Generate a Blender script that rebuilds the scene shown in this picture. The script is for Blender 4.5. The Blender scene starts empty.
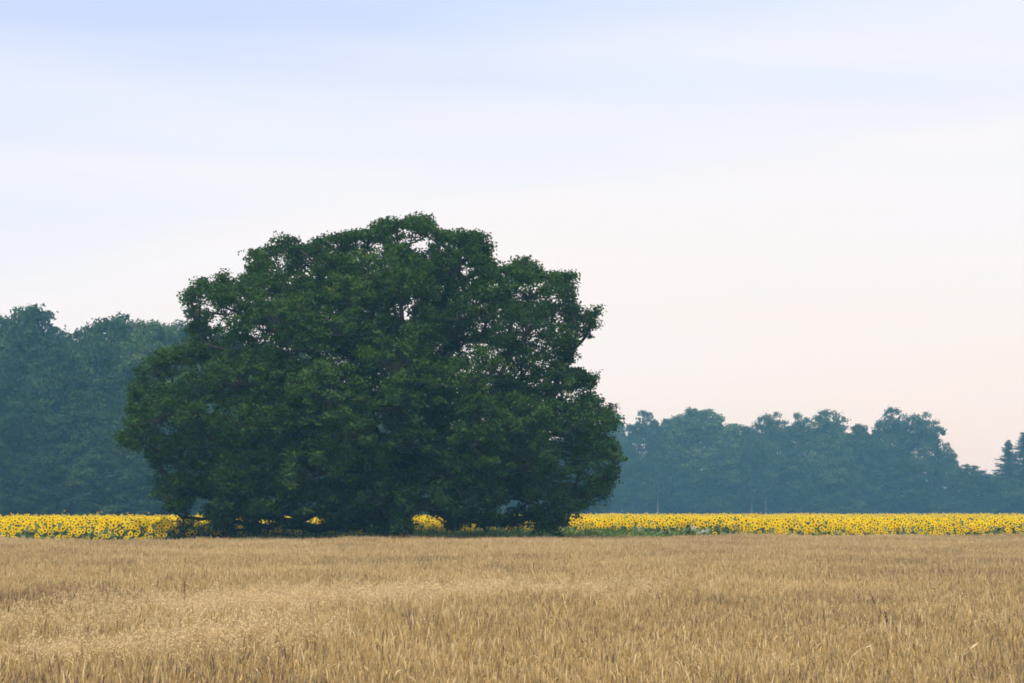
import bpy, math, random
import numpy as np

SC = bpy.context.scene
COL = SC.collection
R = math.radians

# ------------------------------------------------------------------ camera
FPX = 2048.0                       # focal length in pixels of a 1024 px wide frame
CAM_H = 2.4
HORIZON = 511.0
PITCH = math.atan((HORIZON - 341.5) / FPX)
cam_data = bpy.data.cameras.new("camera")
cam_data.sensor_width = 36.0
cam_data.lens = 36.0 * FPX / 1024.0
cam_data.clip_start = 0.1
cam_data.clip_end = 6000
cam = bpy.data.objects.new("camera", cam_data)
cam.location = (0, 0, CAM_H)
cam.rotation_euler = (math.pi / 2 + PITCH, 0, 0)
COL.objects.link(cam)
SC.camera = cam

# ------------------------------------------------------------------ sky and sun
SUN_EL, SUN_AZ = R(63), R(188)      # azimuth clockwise from +Y (the view direction)
world = bpy.data.worlds.new("World")
SC.world = world
world.use_nodes = True
wn, wl = world.node_tree.nodes, world.node_tree.links
wn.clear()
w_out = wn.new("ShaderNodeOutputWorld")
w_bg = wn.new("ShaderNodeBackground")
w_bg.inputs["Strength"].default_value = 0.1
wl.new(w_bg.outputs[0], w_out.inputs[0])
w_sky = wn.new("ShaderNodeTexSky")
w_sky.sky_type = 'NISHITA'
w_sky.sun_disc = False
w_sky.sun_elevation = SUN_EL
w_sky.sun_rotation = SUN_AZ
w_sky.dust_density = 3.0
w_tc = wn.new("ShaderNodeTexCoord")
w_sep = wn.new("ShaderNodeSeparateXYZ")
wl.new(w_tc.outputs["Generated"], w_sep.inputs[0])
# thin high veil of cloud: soft streaks, stretched along the horizon
w_map = wn.new("ShaderNodeMapping")
w_map.inputs["Scale"].default_value = (1.6, 1.6, 13.0)
w_map.inputs["Rotation"].default_value = (0, R(4), 0)
wl.new(w_tc.outputs["Generated"], w_map.inputs[0])
w_noise = wn.new("ShaderNodeTexNoise")
w_noise.inputs["Scale"].default_value = 1.7
w_noise.inputs["Detail"].default_value = 4.0
w_noise.inputs["Roughness"].default_value = 0.45
wl.new(w_map.outputs[0], w_noise.inputs["Vector"])
w_add = wn.new("ShaderNodeMath"); w_add.operation = 'MULTIPLY_ADD'
wl.new(w_noise.outputs["Fac"], w_add.inputs[0])
w_add.inputs[1].default_value = 0.17
wl.new(w_sep.outputs["Z"], w_add.inputs[2])
w_skew = wn.new("ShaderNodeMath"); w_skew.operation = 'MULTIPLY_ADD'    # the west (left) is clearer
wl.new(w_sep.outputs["X"], w_skew.inputs[0])
w_skew.inputs[1].default_value = -0.16
wl.new(w_add.outputs[0], w_skew.inputs[2])
w_ramp = wn.new("ShaderNodeValToRGB")
cr = w_ramp.color_ramp
cr.elements[0].position = 0.075; cr.elements[0].color = (0.95, 0.878, 0.805, 1)
cr.elements[1].position = 0.145; cr.elements[1].color = (0.95, 0.905, 0.875, 1)
e = cr.elements.new(0.22); e.color = (0.925, 0.915, 0.94, 1)
e = cr.elements.new(0.28); e.color = (0.785, 0.845, 0.97, 1)
e = cr.elements.new(0.345); e.color = (0.60, 0.70, 0.97, 1)
e = cr.elements.new(0.95); e.color = (0.50, 0.62, 0.92, 1)
wl.new(w_skew.outputs[0], w_ramp.inputs[0])
w_gain = wn.new("ShaderNodeVectorMath"); w_gain.operation = 'SCALE'
w_gain.inputs["Scale"].default_value = 9.9
w_n2 = wn.new("ShaderNodeTexNoise")               # faint lilac and blue streaks in the veil
w_n2.inputs["Scale"].default_value = 4.3
w_n2.inputs["Detail"].default_value = 3.0
wl.new(w_map.outputs[0], w_n2.inputs["Vector"])
w_t2 = wn.new("ShaderNodeValToRGB")
w_t2.color_ramp.elements[0].position = 0.35; w_t2.color_ramp.elements[0].color = (0.975, 0.99, 1.0, 1)
w_t2.color_ramp.elements[1].position = 0.65; w_t2.color_ramp.elements[1].color = (1.0, 0.985, 0.985, 1)
wl.new(w_n2.outputs["Fac"], w_t2.inputs[0])
w_mul = wn.new("ShaderNodeMix"); w_mul.data_type = 'RGBA'; w_mul.blend_type = 'MULTIPLY'
w_mul.inputs["Factor"].default_value = 1.0
wl.new(w_ramp.outputs["Color"], w_mul.inputs["A"]); wl.new(w_t2.outputs["Color"], w_mul.inputs["B"])
wl.new(w_mul.outputs["Result"], w_gain.inputs[0])
w_mix = wn.new("ShaderNodeMix"); w_mix.data_type = 'RGBA'
w_mix.inputs["Factor"].default_value = 0.90
wl.new(w_sky.outputs["Color"], w_mix.inputs["A"])
wl.new(w_gain.outputs["Vector"], w_mix.inputs["B"])
wl.new(w_mix.outputs["Result"], w_bg.inputs["Color"])

sun_data = bpy.data.lights.new("sun", 'SUN')
sun_data.energy = 3.6
sun_data.angle = R(22)
sun_data.color = (1.0, 0.88, 0.66)
sun = bpy.data.objects.new("sun", sun_data)
sun.rotation_euler = (math.pi / 2 - SUN_EL, 0, math.pi - SUN_AZ)
COL.objects.link(sun)

SC.view_settings.view_transform = 'Standard'
SC.view_settings.look = 'None'
SC.view_settings.exposure = 0.2
SC.view_settings.gamma = 1.0
SC.view_settings.use_curve_mapping = False
SC.render.engine = 'CYCLES'
SC.cycles.use_denoising = True
SC.cycles.denoiser = 'OPENIMAGEDENOISE'
SC.cycles.denoising_input_passes = 'RGB_ALBEDO_NORMAL'
SC.cycles.denoising_prefilter = 'ACCURATE'
SC.cycles.max_bounces = 6
SC.cycles.diffuse_bounces = 3
SC.cycles.glossy_bounces = 1
SC.cycles.transmission_bounces = 3
SC.cycles.volume_bounces = 0
SC.cycles.transparent_max_bounces = 8
SC.cycles.pixel_filter_type = 'BLACKMAN_HARRIS'
SC.cycles.filter_width = 1.75


# ------------------------------------------------------------------ helpers
def P(px, py, D):
    """The point at distance D (along +Y) seen at photograph pixel px, py."""
    a, b = (px - 512.0) / FPX, (341.5 - py) / FPX
    c, s = math.cos(PITCH), math.sin(PITCH)
    y = c - b * s
    z = s + b * c
    return np.array((a / y * D, D, CAM_H + z / y * D))


def to_px(p):
    """Photograph pixels of points (N,3)."""
    p = np.asarray(p, float)
    c, s = math.cos(PITCH), math.sin(PITCH)
    y, z = p[:, 1], p[:, 2] - CAM_H
    d = y * c + z * s
    v = z * c - y * s
    return np.stack((512 + FPX * p[:, 0] / d, 341.5 - FPX * v / d), 1)


def tag(o, label=None, cat=None, group=None, kind=None):
    if label: o["label"] = label
    if cat: o["category"] = cat
    if group: o["group"] = group
    if kind: o["kind"] = kind
    return o


def link(name, mesh, parent=None):
    o = bpy.data.objects.new(name, mesh)
    COL.objects.link(o)
    if parent: o.parent = parent
    return o


def empty(name, loc=(0, 0, 0), rz=0.0):
    o = bpy.data.objects.new(name, None)
    o.empty_display_size = 0.3
    o.location = tuple(loc)
    o.rotation_euler = (0, 0, rz)
    COL.objects.link(o)
    return o


def copy_tree(o, parent=None):
    c = o.copy()
    COL.objects.link(c)
    c.parent = parent
    for ch in o.children:
        copy_tree(ch, c)
    return c


class MB:
    """Collects vertices, faces, material slots and one float per vertex."""
    def __init__(self):
        self.v, self.f, self.m, self.t, self.n = [], [], [], [], 0

    def add(self, verts, faces, tint=0.5, mat=0):
        verts = np.asarray(verts, float).reshape(-1, 3)
        faces = np.asarray(faces, int)
        if not len(verts) or not len(faces): return
        self.v.append(verts)
        self.f.append(faces + self.n)
        self.m.append(np.full(len(faces), mat))
        self.t.append(np.broadcast_to(np.asarray(tint, float), (len(verts),)).copy())
        self.n += len(verts)

    def mesh(self, name, mats, smooth=False):
        me = bpy.data.meshes.new(name)
        V = np.concatenate(self.v)
        loops = np.concatenate([f.ravel() for f in self.f])
        sizes = np.concatenate([np.full(len(f), f.shape[1]) for f in self.f])
        starts = np.concatenate(([0], np.cumsum(sizes)[:-1]))
        me.vertices.add(len(V)); me.vertices.foreach_set("co", V.ravel().astype(np.float32))
        me.loops.add(len(loops)); me.loops.foreach_set("vertex_index", loops.astype(np.int32))
        me.polygons.add(len(sizes)); me.polygons.foreach_set("loop_start", starts.astype(np.int32))
        for m in mats: me.materials.append(m)
        me.polygons.foreach_set("material_index", np.concatenate(self.m).astype(np.int32))
        at = me.attributes.new("tint", 'FLOAT', 'POINT')
        at.data.foreach_set("value", np.concatenate(self.t).astype(np.float32))
        me.polygons.foreach_set("use_smooth", np.full(len(sizes), smooth))
        me.update(calc_edges=True)
        return me


def norm(a):
    return a / np.maximum(np.linalg.norm(a, axis=-1, keepdims=True), 1e-9)


def tube(path, radii, sides=6, tip=True):
    path = np.asarray(path, float); radii = np.asarray(radii, float)
    n = len(path)
    d = norm(np.gradient(path, axis=0))
    ref = np.array((0.31, 0.95, 0.05)) if abs(d[0][2]) > 0.6 else np.array((0.05, 0.1, 1.0))
    u = norm(np.cross(d, ref)); w = np.cross(d, u)
    a = np.arange(sides) / sides * 2 * math.pi
    ring = np.cos(a)[None, :, None] * u[:, None] + np.sin(a)[None, :, None] * w[:, None]
    V = (path[:, None] + ring * radii[:, None, None]).reshape(-1, 3)
    i = np.arange(n - 1)[:, None] * sides; j = np.arange(sides)[None]
    k = (j + 1) % sides
    F = np.stack((i + j, i + k, i + k + sides, i + j + sides), -1).reshape(-1, 4)
    return V, F


def leaf_quads(c, n, length, width, rng, droop=0.0):
    """Folded diamond leaves at centres c with normals n."""
    N = len(c)
    n = norm(n)
    t = rng.normal(size=(N, 3)); t[:, 2] -= droop
    t = norm(t - n * (t * n).sum(1, keepdims=True))
    b = np.cross(n, t)
    L = (length * rng.uniform(0.65, 1.3, N))[:, None] * 0.5
    W = (width * rng.uniform(0.7, 1.25, N))[:, None] * 0.5
    fold = n * W * 0.35
    V = np.stack((c - t * L, c + b * W + fold + t * L * 0.15, c + t * L, c - b * W + fold + t * L * 0.15), 1)
    F = np.arange(N * 4).reshape(N, 4)
    return V.reshape(-1, 3), F


# ------------------------------------------------------------------ materials
def nodes_of(name):
    m = bpy.data.materials.new(name)
    m.use_nodes = True
    nt = m.node_tree
    nt.nodes.clear()
    out = nt.nodes.new("ShaderNodeOutputMaterial")
    return m, nt, out


def ramp_node(nt, src, stops):
    r = nt.nodes.new("ShaderNodeValToRGB")
    c = r.color_ramp
    c.elements[0].position, c.elements[0].color = stops[0][0], (*stops[0][1], 1)
    c.elements[1].position, c.elements[1].color = stops[-1][0], (*stops[-1][1], 1)
    for p, k in stops[1:-1]:
        c.elements.new(p).color = (*k, 1)
    nt.links.new(src, r.inputs[0])
    return r.outputs["Color"]


def math_node(nt, op, a, b, c=None):
    n = nt.nodes.new("ShaderNodeMath"); n.operation = op
    for i, x in enumerate((a, b, c)):
        if x is None: continue
        if isinstance(x, (int, float)): n.inputs[i].default_value = x
        else: nt.links.new(x, n.inputs[i])
    return n.outputs[0]


def noise_node(nt, scale, detail=3.0, coord="world", stretch=(1, 1, 1)):
    if coord == "world":
        g = nt.nodes.new("ShaderNodeNewGeometry").outputs["Position"]
    else:
        g = nt.nodes.new("ShaderNodeTexCoord").outputs["Object"]
    mp = nt.nodes.new("ShaderNodeMapping")
    mp.inputs["Scale"].default_value = stretch
    nt.links.new(g, mp.inputs[0])
    n = nt.nodes.new("ShaderNodeTexNoise")
    n.inputs["Scale"].default_value = scale
    n.inputs["Detail"].default_value = detail
    nt.links.new(mp.outputs[0], n.inputs["Vector"])
    return n.outputs["Fac"]


def tint_node(nt):
    a = nt.nodes.new("ShaderNodeAttribute"); a.attribute_name = "tint"
    return a.outputs["Fac"]


def leafy(name, stops, trans=0.3, gloss=0.03, noise=(0.25, 0.35), rough=0.45):
    """Thin leaf material: diffuse + light passing through + a little sheen."""
    m, nt, out = nodes_of(name)
    L = nt.links
    t = tint_node(nt)
    f = noise_node(nt, noise[0], 2.0)
    f = math_node(nt, 'MULTIPLY_ADD', f, noise[1] * 2, -noise[1])
    t = math_node(nt, 'ADD', t, f)
    col = ramp_node(nt, t, stops)
    d = nt.nodes.new("ShaderNodeBsdfDiffuse"); L.new(col, d.inputs[0])
    tr = nt.nodes.new("ShaderNodeBsdfTranslucent")
    hs = nt.nodes.new("ShaderNodeHueSaturation")
    hs.inputs["Hue"].default_value = 0.485; hs.inputs["Value"].default_value = 1.25
    L.new(col, hs.inputs["Color"]); L.new(hs.outputs[0], tr.inputs[0])
    mx = nt.nodes.new("ShaderNodeMixShader"); mx.inputs[0].default_value = trans
    L.new(d.outputs[0], mx.inputs[1]); L.new(tr.outputs[0], mx.inputs[2])
    g = nt.nodes.new("ShaderNodeBsdfGlossy"); g.inputs["Roughness"].default_value = rough
    g.inputs[0].default_value = (0.9, 0.95, 1, 1)
    m2 = nt.nodes.new("ShaderNodeMixShader"); m2.inputs[0].default_value = gloss
    L.new(mx.outputs[0], m2.inputs[1]); L.new(g.outputs[0], m2.inputs[2])
    L.new(m2.outputs[0], out.inputs[0])
    return m


def barky(name, dark, light, scale=3.0):
    m, nt, out = nodes_of(name)
    f = noise_node(nt, scale, 5.0, "object", (1, 1, 0.25))
    col = ramp_node(nt, f, [(0.3, dark), (0.7, light)])
    b = nt.nodes.new("ShaderNodeBsdfPrincipled")
    b.inputs["Roughness"].default_value = 0.9
    nt.links.new(col, b.inputs["Base Color"])
    bp = nt.nodes.new("ShaderNodeBump"); bp.inputs["Strength"].default_value = 0.6
    nt.links.new(f, bp.inputs["Height"]); nt.links.new(bp.outputs[0], b.inputs["Normal"])
    nt.links.new(b.outputs[0], out.inputs[0])
    return m


M_OAK = leafy("oak_leaf", [(0.0, (0.019, 0.050, 0.010)), (0.45, (0.034, 0.088, 0.013)), (0.8, (0.062, 0.126, 0.016)), (1.0, (0.100, 0.155, 0.020))], 0.25, 0.008)
M_WOOD = leafy("wood_leaf", [(0.0, (0.026, 0.058, 0.020)), (0.5, (0.050, 0.105, 0.028)), (1.0, (0.115, 0.175, 0.04))], 0.25, 0.006, (0.10, 0.3))
M_BIRCH = leafy("birch_leaf", [(0.0, (0.032, 0.066, 0.028)), (0.5, (0.058, 0.112, 0.038)), (1.0, (0.10, 0.16, 0.052))], 0.25, 0.006, (0.10, 0.3))
M_NEEDLE = leafy("spruce_needle", [(0.0, (0.012, 0.030, 0.018)), (1.0, (0.030, 0.058, 0.03))], 0.1, 0.005)
M_WILLOW = leafy("willow_leaf", [(0.0, (0.040, 0.080, 0.035)), (1.0, (0.095, 0.150, 0.06))], 0.25, 0.006)
M_BARK = barky("oak_bark", (0.012, 0.011, 0.009), (0.036, 0.033, 0.026))
M_TRUNK = barky("wood_bark", (0.03, 0.026, 0.022), (0.09, 0.08, 0.07))
M_BIRCHBARK = barky("birch_bark", (0.07, 0.065, 0.06), (0.26, 0.25, 0.23), 1.5)
M_PETAL = leafy("sunflower_petal", [(0.0, (0.52, 0.22, 0.010)), (0.35, (0.86, 0.54, 0.004)), (1.0, (0.96, 0.75, 0.004))], 0.40, 0.0, (0.4, 0.1))
M_DISC = leafy("sunflower_disc", [(0.0, (0.06, 0.03, 0.010)), (1.0, (0.22, 0.115, 0.018))], 0.0, 0.0)
M_SFLEAF = leafy("sunflower_leaf", [(0.0, (0.055, 0.105, 0.040)), (0.6, (0.11, 0.18, 0.07)), (1.0, (0.19, 0.26, 0.12))], 0.3, 0.01)
M_GRASS = leafy("grass_blade", [(0.0, (0.085, 0.160, 0.028)), (0.6, (0.165, 0.265, 0.055)), (1.0, (0.27, 0.31, 0.10))], 0.3, 0.008)
M_WHITEFLOWER = leafy("white_flower", [(0.0, (0.6, 0.62, 0.56)), (1.0, (0.8, 0.8, 0.74))], 0.2, 0.0)


def strawy(name, stops, trans, patch=(0.16, 0.5), rnd=0.25):
    m, nt, out = nodes_of(name)
    L = nt.links
    t = tint_node(nt)
    f = noise_node(nt, patch[0], 3.0)
    f = math_node(nt, 'MULTIPLY_ADD', f, patch[1] * 2, -patch[1])
    t = math_node(nt, 'ADD', t, f)
    oi = nt.nodes.new("ShaderNodeObjectInfo").outputs["Random"]
    oi = math_node(nt, 'MULTIPLY_ADD', oi, rnd, -rnd / 2)
    t = math_node(nt, 'ADD', t, oi)
    col = ramp_node(nt, t, stops)
    d = nt.nodes.new("ShaderNodeBsdfDiffuse"); L.new(col, d.inputs[0])
    tr = nt.nodes.new("ShaderNodeBsdfTranslucent"); L.new(col, tr.inputs[0])
    mx = nt.nodes.new("ShaderNodeMixShader"); mx.inputs[0].default_value = trans
    L.new(d.outputs[0], mx.inputs[1]); L.new(tr.outputs[0], mx.inputs[2])
    g = nt.nodes.new("ShaderNodeBsdfGlossy"); g.inputs["Roughness"].default_value = 0.4
    m2 = nt.nodes.new("ShaderNodeMixShader"); m2.inputs[0].default_value = 0.01
    L.new(mx.outputs[0], m2.inputs[1]); L.new(g.outputs[0], m2.inputs[2])
    L.new(m2.outputs[0], out.inputs[0])
    return m


M_EAR = strawy("grain_ear", [(0.0, (0.16, 0.12, 0.085)), (0.22, (0.33, 0.245, 0.14)), (0.6, (0.57, 0.405, 0.17)), (1.0, (0.76, 0.60, 0.33))], 0.12)
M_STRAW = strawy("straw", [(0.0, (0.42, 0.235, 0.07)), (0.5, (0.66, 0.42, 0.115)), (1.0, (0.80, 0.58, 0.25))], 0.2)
M_PALE = strawy("pale_panicle", [(0.0, (0.60, 0.44, 0.21)), (1.0, (0.80, 0.64, 0.37))], 0.3)
M_DOCK = strawy("dry_weed", [(0.0, (0.07, 0.04, 0.022)), (1.0, (0.16, 0.095, 0.05))], 0.05, (0.5, 0.1))


# ------------------------------------------------------------------ ground
EDGE_A = P(0, 540, 84.6)[:2]          # far edge of the grain field, left
EDGE_B = P(1024, 534.8, 103.4)[:2]    # ... and right


def edge_y(x):
    return EDGE_A[1] + (np.asarray(x) - EDGE_A[0]) * (EDGE_B[1] - EDGE_A[1]) / (EDGE_B[0] - EDGE_A[0])


m, nt, out = nodes_of("soil_and_turf")
gpos = nt.nodes.new("ShaderNodeNewGeometry").outputs["Position"]
sp = nt.nodes.new("ShaderNodeSeparateXYZ"); nt.links.new(gpos, sp.inputs[0])
slope = (EDGE_B[1] - EDGE_A[1]) / (EDGE_B[0] - EDGE_A[0])
ty = math_node(nt, 'MULTIPLY_ADD', sp.outputs["X"], -slope, sp.outputs["Y"])
nz = noise_node(nt, 0.6, 5.0)
ty2 = math_node(nt, 'MULTIPLY_ADD', nz, 1.5, ty)
e0 = EDGE_A[1] - EDGE_A[0] * slope
stp = math_node(nt, 'GREATER_THAN', ty2, float(e0 + 0.9))
soil = ramp_node(nt, noise_node(nt, 2.5, 6.0), [(0.3, (0.15, 0.10, 0.055)), (0.7, (0.30, 0.20, 0.10))])
turf = ramp_node(nt, noise_node(nt, 1.3, 6.0), [(0.3, (0.035, 0.055, 0.02)), (0.7, (0.075, 0.10, 0.035))])
mx = nt.nodes.new("ShaderNodeMix"); mx.data_type = 'RGBA'
nt.links.new(stp, mx.inputs["Factor"]); nt.links.new(soil, mx.inputs["A"]); nt.links.new(turf, mx.inputs["B"])
d = nt.nodes.new("ShaderNodeBsdfDiffuse"); nt.links.new(mx.outputs["Result"], d.inputs[0])
nt.links.new(d.outputs[0], out.inputs[0])
gb = MB()
GX = np.array([-1500, -700, -300, -120, -60, -30, -10, 0, 10, 30, 60, 120, 300, 700, 1500.0])
GY = np.array([-1500, -600, -200, -50, 0, 10, 20, 35, 50, 70, 90, 110, 140, 200, 300, 450, 800, 1500.0])
gg = np.array([(x, y, 0.02 * math.sin(x * .7 + y * .3)) for y in GY for x in GX])
nx = len(GX)
gb.add(gg, [(j * nx + i, j * nx + i + 1, (j + 1) * nx + i + 1, (j + 1) * nx + i) for j in range(len(GY) - 1) for i in range(nx - 1)])
tag(link("ground", gb.mesh("ground", [m], True)), "flat farmland soil under the crops, turfed beyond the grain", "ground", None, "structure")


# ------------------------------------------------------------------ trees: shared builders
def crown_from_lumps(mb, C, Rad, rng, sprays, leaves, leaf_l, leaf_w, spray_r, squash=0.75, keep=None, droop=0.0, up=0.7, tint0=0.42):
    """Leaf sprays over the shells of lumps C (N,3), radii Rad. Returns spray centres and their lumps."""
    N = len(C)
    ns = np.maximum(3, (sprays * (Rad / Rad.mean()) ** 2).astype(int))
    idx = np.repeat(np.arange(N), ns)
    u = norm(rng.normal(size=(len(idx), 3)))
    low = (u[:, 2] < -0.15) & (rng.random(len(idx)) < 0.75)
    u[low, 2] *= -1
    rr = Rad[idx] * rng.uniform(0.55, 1.08, len(idx))
    S = C[idx] + u * rr[:, None] * np.array((1, 1, squash))
    if keep is not None:
        k = keep(S)
        S, idx, u = S[k], idx[k], u[k]
    nl = np.maximum(4, rng.normal(leaves, leaves * 0.25, len(S)).astype(int))
    li = np.repeat(np.arange(len(S)), nl)
    off = np.clip(rng.normal(size=(len(li), 3)), -1.7, 1.7) * spray_r * np.array((1, 1, 0.62))
    Lc = S[li] + off * rng.uniform(0.5, 1.1, (len(S), 1))[li]
    nrm = rng.normal(size=(len(li), 3)) * 0.75 + u[li] * 0.55
    nrm[:, 2] += up
    lt = np.clip(tint0 + (rng.normal(0, 0.15, N) + 0.07 * np.sin(C[:, 0] * 0.8 + 1) * np.sin(C[:, 2] * 0.9 + C[:, 1] * 0.4))[idx][li] + rng.normal(0, 0.08, len(S))[li] + rng.normal(0, 0.12, len(li)), 0, 1)
    V, F = leaf_quads(Lc, nrm, leaf_l, leaf_w, rng, droop)
    mb.add(V, F, np.repeat(lt, 4))
    return S, idx


def poisson(pts, rmin, limit):
    kept = []
    K = np.empty((0, 3))
    for p in pts:
        if len(K) and ((K - p) ** 2).sum(1).min() < rmin * rmin: continue
        kept.append(p); K = np.array(kept)
        if len(kept) >= limit: break
    return K


class Skeleton:
    """Limb tree: every new tip joins the node that lies best on its way."""
    def __init__(self, path, owner=-1):
        self.p = [np.array(q, float) for q in path]
        self.par = [i - 1 for i in range(len(path))]
        self.own = [owner] * len(path)
        self.len = [0.0]
        for i in range(1, len(path)):
            self.len.append(self.len[-1] + np.linalg.norm(self.p[i] - self.p[i - 1]))
        self.leafw = [0.0] * len(path)

    def join(self, q, rng, first=0, detour=0.45, sag=0.08, new_owner=None):
        A = np.array(self.p)
        dd = np.linalg.norm(A - q, axis=1)
        cost = dd + detour * np.array(self.len)
        cost[:first] = 1e9
        cost[A[:, 2] > q[2] + 0.8] += 1.5
        i = int(np.argmin(cost))
        n = max(2, int(dd[i] / 0.8))
        a = self.p[i]
        side = rng.normal(size=3) * dd[i] * 0.06
        own = self.own[i] if self.own[i] >= 0 else (new_owner() if new_owner else -1)
        last = i
        for k in range(1, n + 1):
            t = k / n
            pt = a + (q - a) * t + side * math.sin(t * math.pi) + rng.normal(size=3) * 0.05 * (k < n)
            pt[2] += sag * dd[i] * math.sin(t * math.pi)
            self.p.append(pt); self.par.append(last); self.own.append(own)
            self.len.append(self.len[last] + dd[i] / n); self.leafw.append(0.0)
            last = len(self.p) - 1
        self.leafw[last] += 1.0
        return last

    def radii(self, tip, power=2.3):
        w = np.array([x * tip ** power for x in self.leafw])
        for i in range(len(self.p) - 1, 0, -1):
            w[self.par[i]] += w[i]
        return np.maximum(w, (tip * 0.6) ** power) ** (1 / power)

    def tubes(self, mb_of, rad, sides=6):
        kids = {}
        for i, q in enumerate(self.par):
            if q >= 0: kids.setdefault(q, []).append(i)
        seen = set()
        for i in range(len(self.p)):
            if i in seen or (self.par[i] < 0 and i != 0): continue
            chain = [i]
            if self.par[i] >= 0: chain.insert(0, self.par[i])
            seen.add(i)
            j = i
            while j in kids:
                c = max(kids[j], key=lambda k: rad[k])
                if c in seen: break
                if self.own[c] != self.own[i]: break
                chain.append(c); seen.add(c); j = c
            if len(chain) < 2: continue
            path = np.array([self.p[k] for k in chain])
            rr = np.array([rad[k] for k in chain])
            if self.par[i] >= 0: rr[0] = min(rr[0], rr[1] * 1.15)
            V, F = tube(path, rr, sides if rr.max() > 0.05 else 4)
            mb_of(self.own[i]).add(V, F)


# ------------------------------------------------------------------ the oak
OAK_D = 92.3
OAK_POLY = np.array([
    (181, 296), (188, 289), (201, 277), (212, 282), (223, 277), (235, 280), (246, 274), (252, 252), (264, 246), (284, 238), (300, 243),
    (315, 238), (335, 231), (350, 235), (366, 227), (380, 221), (393, 217), (419, 216), (430, 219), (439, 231), (460, 231), (485, 234),
    (489, 248), (494, 262), (498, 275), (505, 265), (518, 258), (531, 252), (539, 268), (556, 272), (575, 271), (572, 288), (578, 305), (585, 311), (600, 309),
    (597, 325), (592, 341), (577, 341), (574, 354), (568, 367), (582, 373), (597, 374), (596, 398), (611, 408), (622, 431), (613, 438),
    (621, 460), (617, 483), (609, 503), (596, 506), (584, 507), (581, 515), (576, 525), (562, 535), (548, 532), (530, 536), (512, 530), (500, 536), (486, 530), (476, 517), (468, 520), (460, 534), (449, 534), (444, 520), (430, 518), (420, 522), (414, 540), (378, 540), (372, 532), (352, 536), (334, 533), (322, 524), (312, 515), (296, 520), (282, 514), (266, 518), (259, 527), (252, 532), (244, 519), (238, 522), (235, 534), (222, 537), (203, 525), (206, 513), (200, 497), (190, 512), (184, 533), (179, 527), (176, 513), (165, 510), (153, 495), (158, 486), (152, 470), (141, 447),
    (125, 454), (120, 437), (129, 411), (136, 380), (145, 363), (159, 353), (172, 350), (184, 346), (198, 345), (187, 334), (189, 318)], float)


def inside(poly, q):
    x, y = q[:, 0], q[:, 1]
    r = np.zeros(len(q), bool)
    a = poly; b = np.roll(poly, -1, 0)
    for (x0, y0), (x1, y1) in zip(a, b):
        c = (y0 > y) != (y1 > y)
        if y1 == y0: continue
        r ^= c & (x < (x1 - x0) * (y - y0) / (y1 - y0) + x0)
    return r


def edge_dist(poly, q, skip_low=True):
    best = np.full(len(q), 1e9)
    a = poly; b = np.roll(poly, -1, 0)
    for p0, p1 in zip(a, b):
        if skip_low and p0[1] > 513 and p1[1] > 513 and min(p0[0], p1[0]) > 236 and max(p0[0], p1[0]) < 564: continue
        d = p1 - p0
        t = np.clip(((q - p0) @ d) / max(d @ d, 1e-6), 0, 1)
        best = np.minimum(best, np.linalg.norm(q - (p0 + t[:, None] * d), axis=1))
    return best


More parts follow.
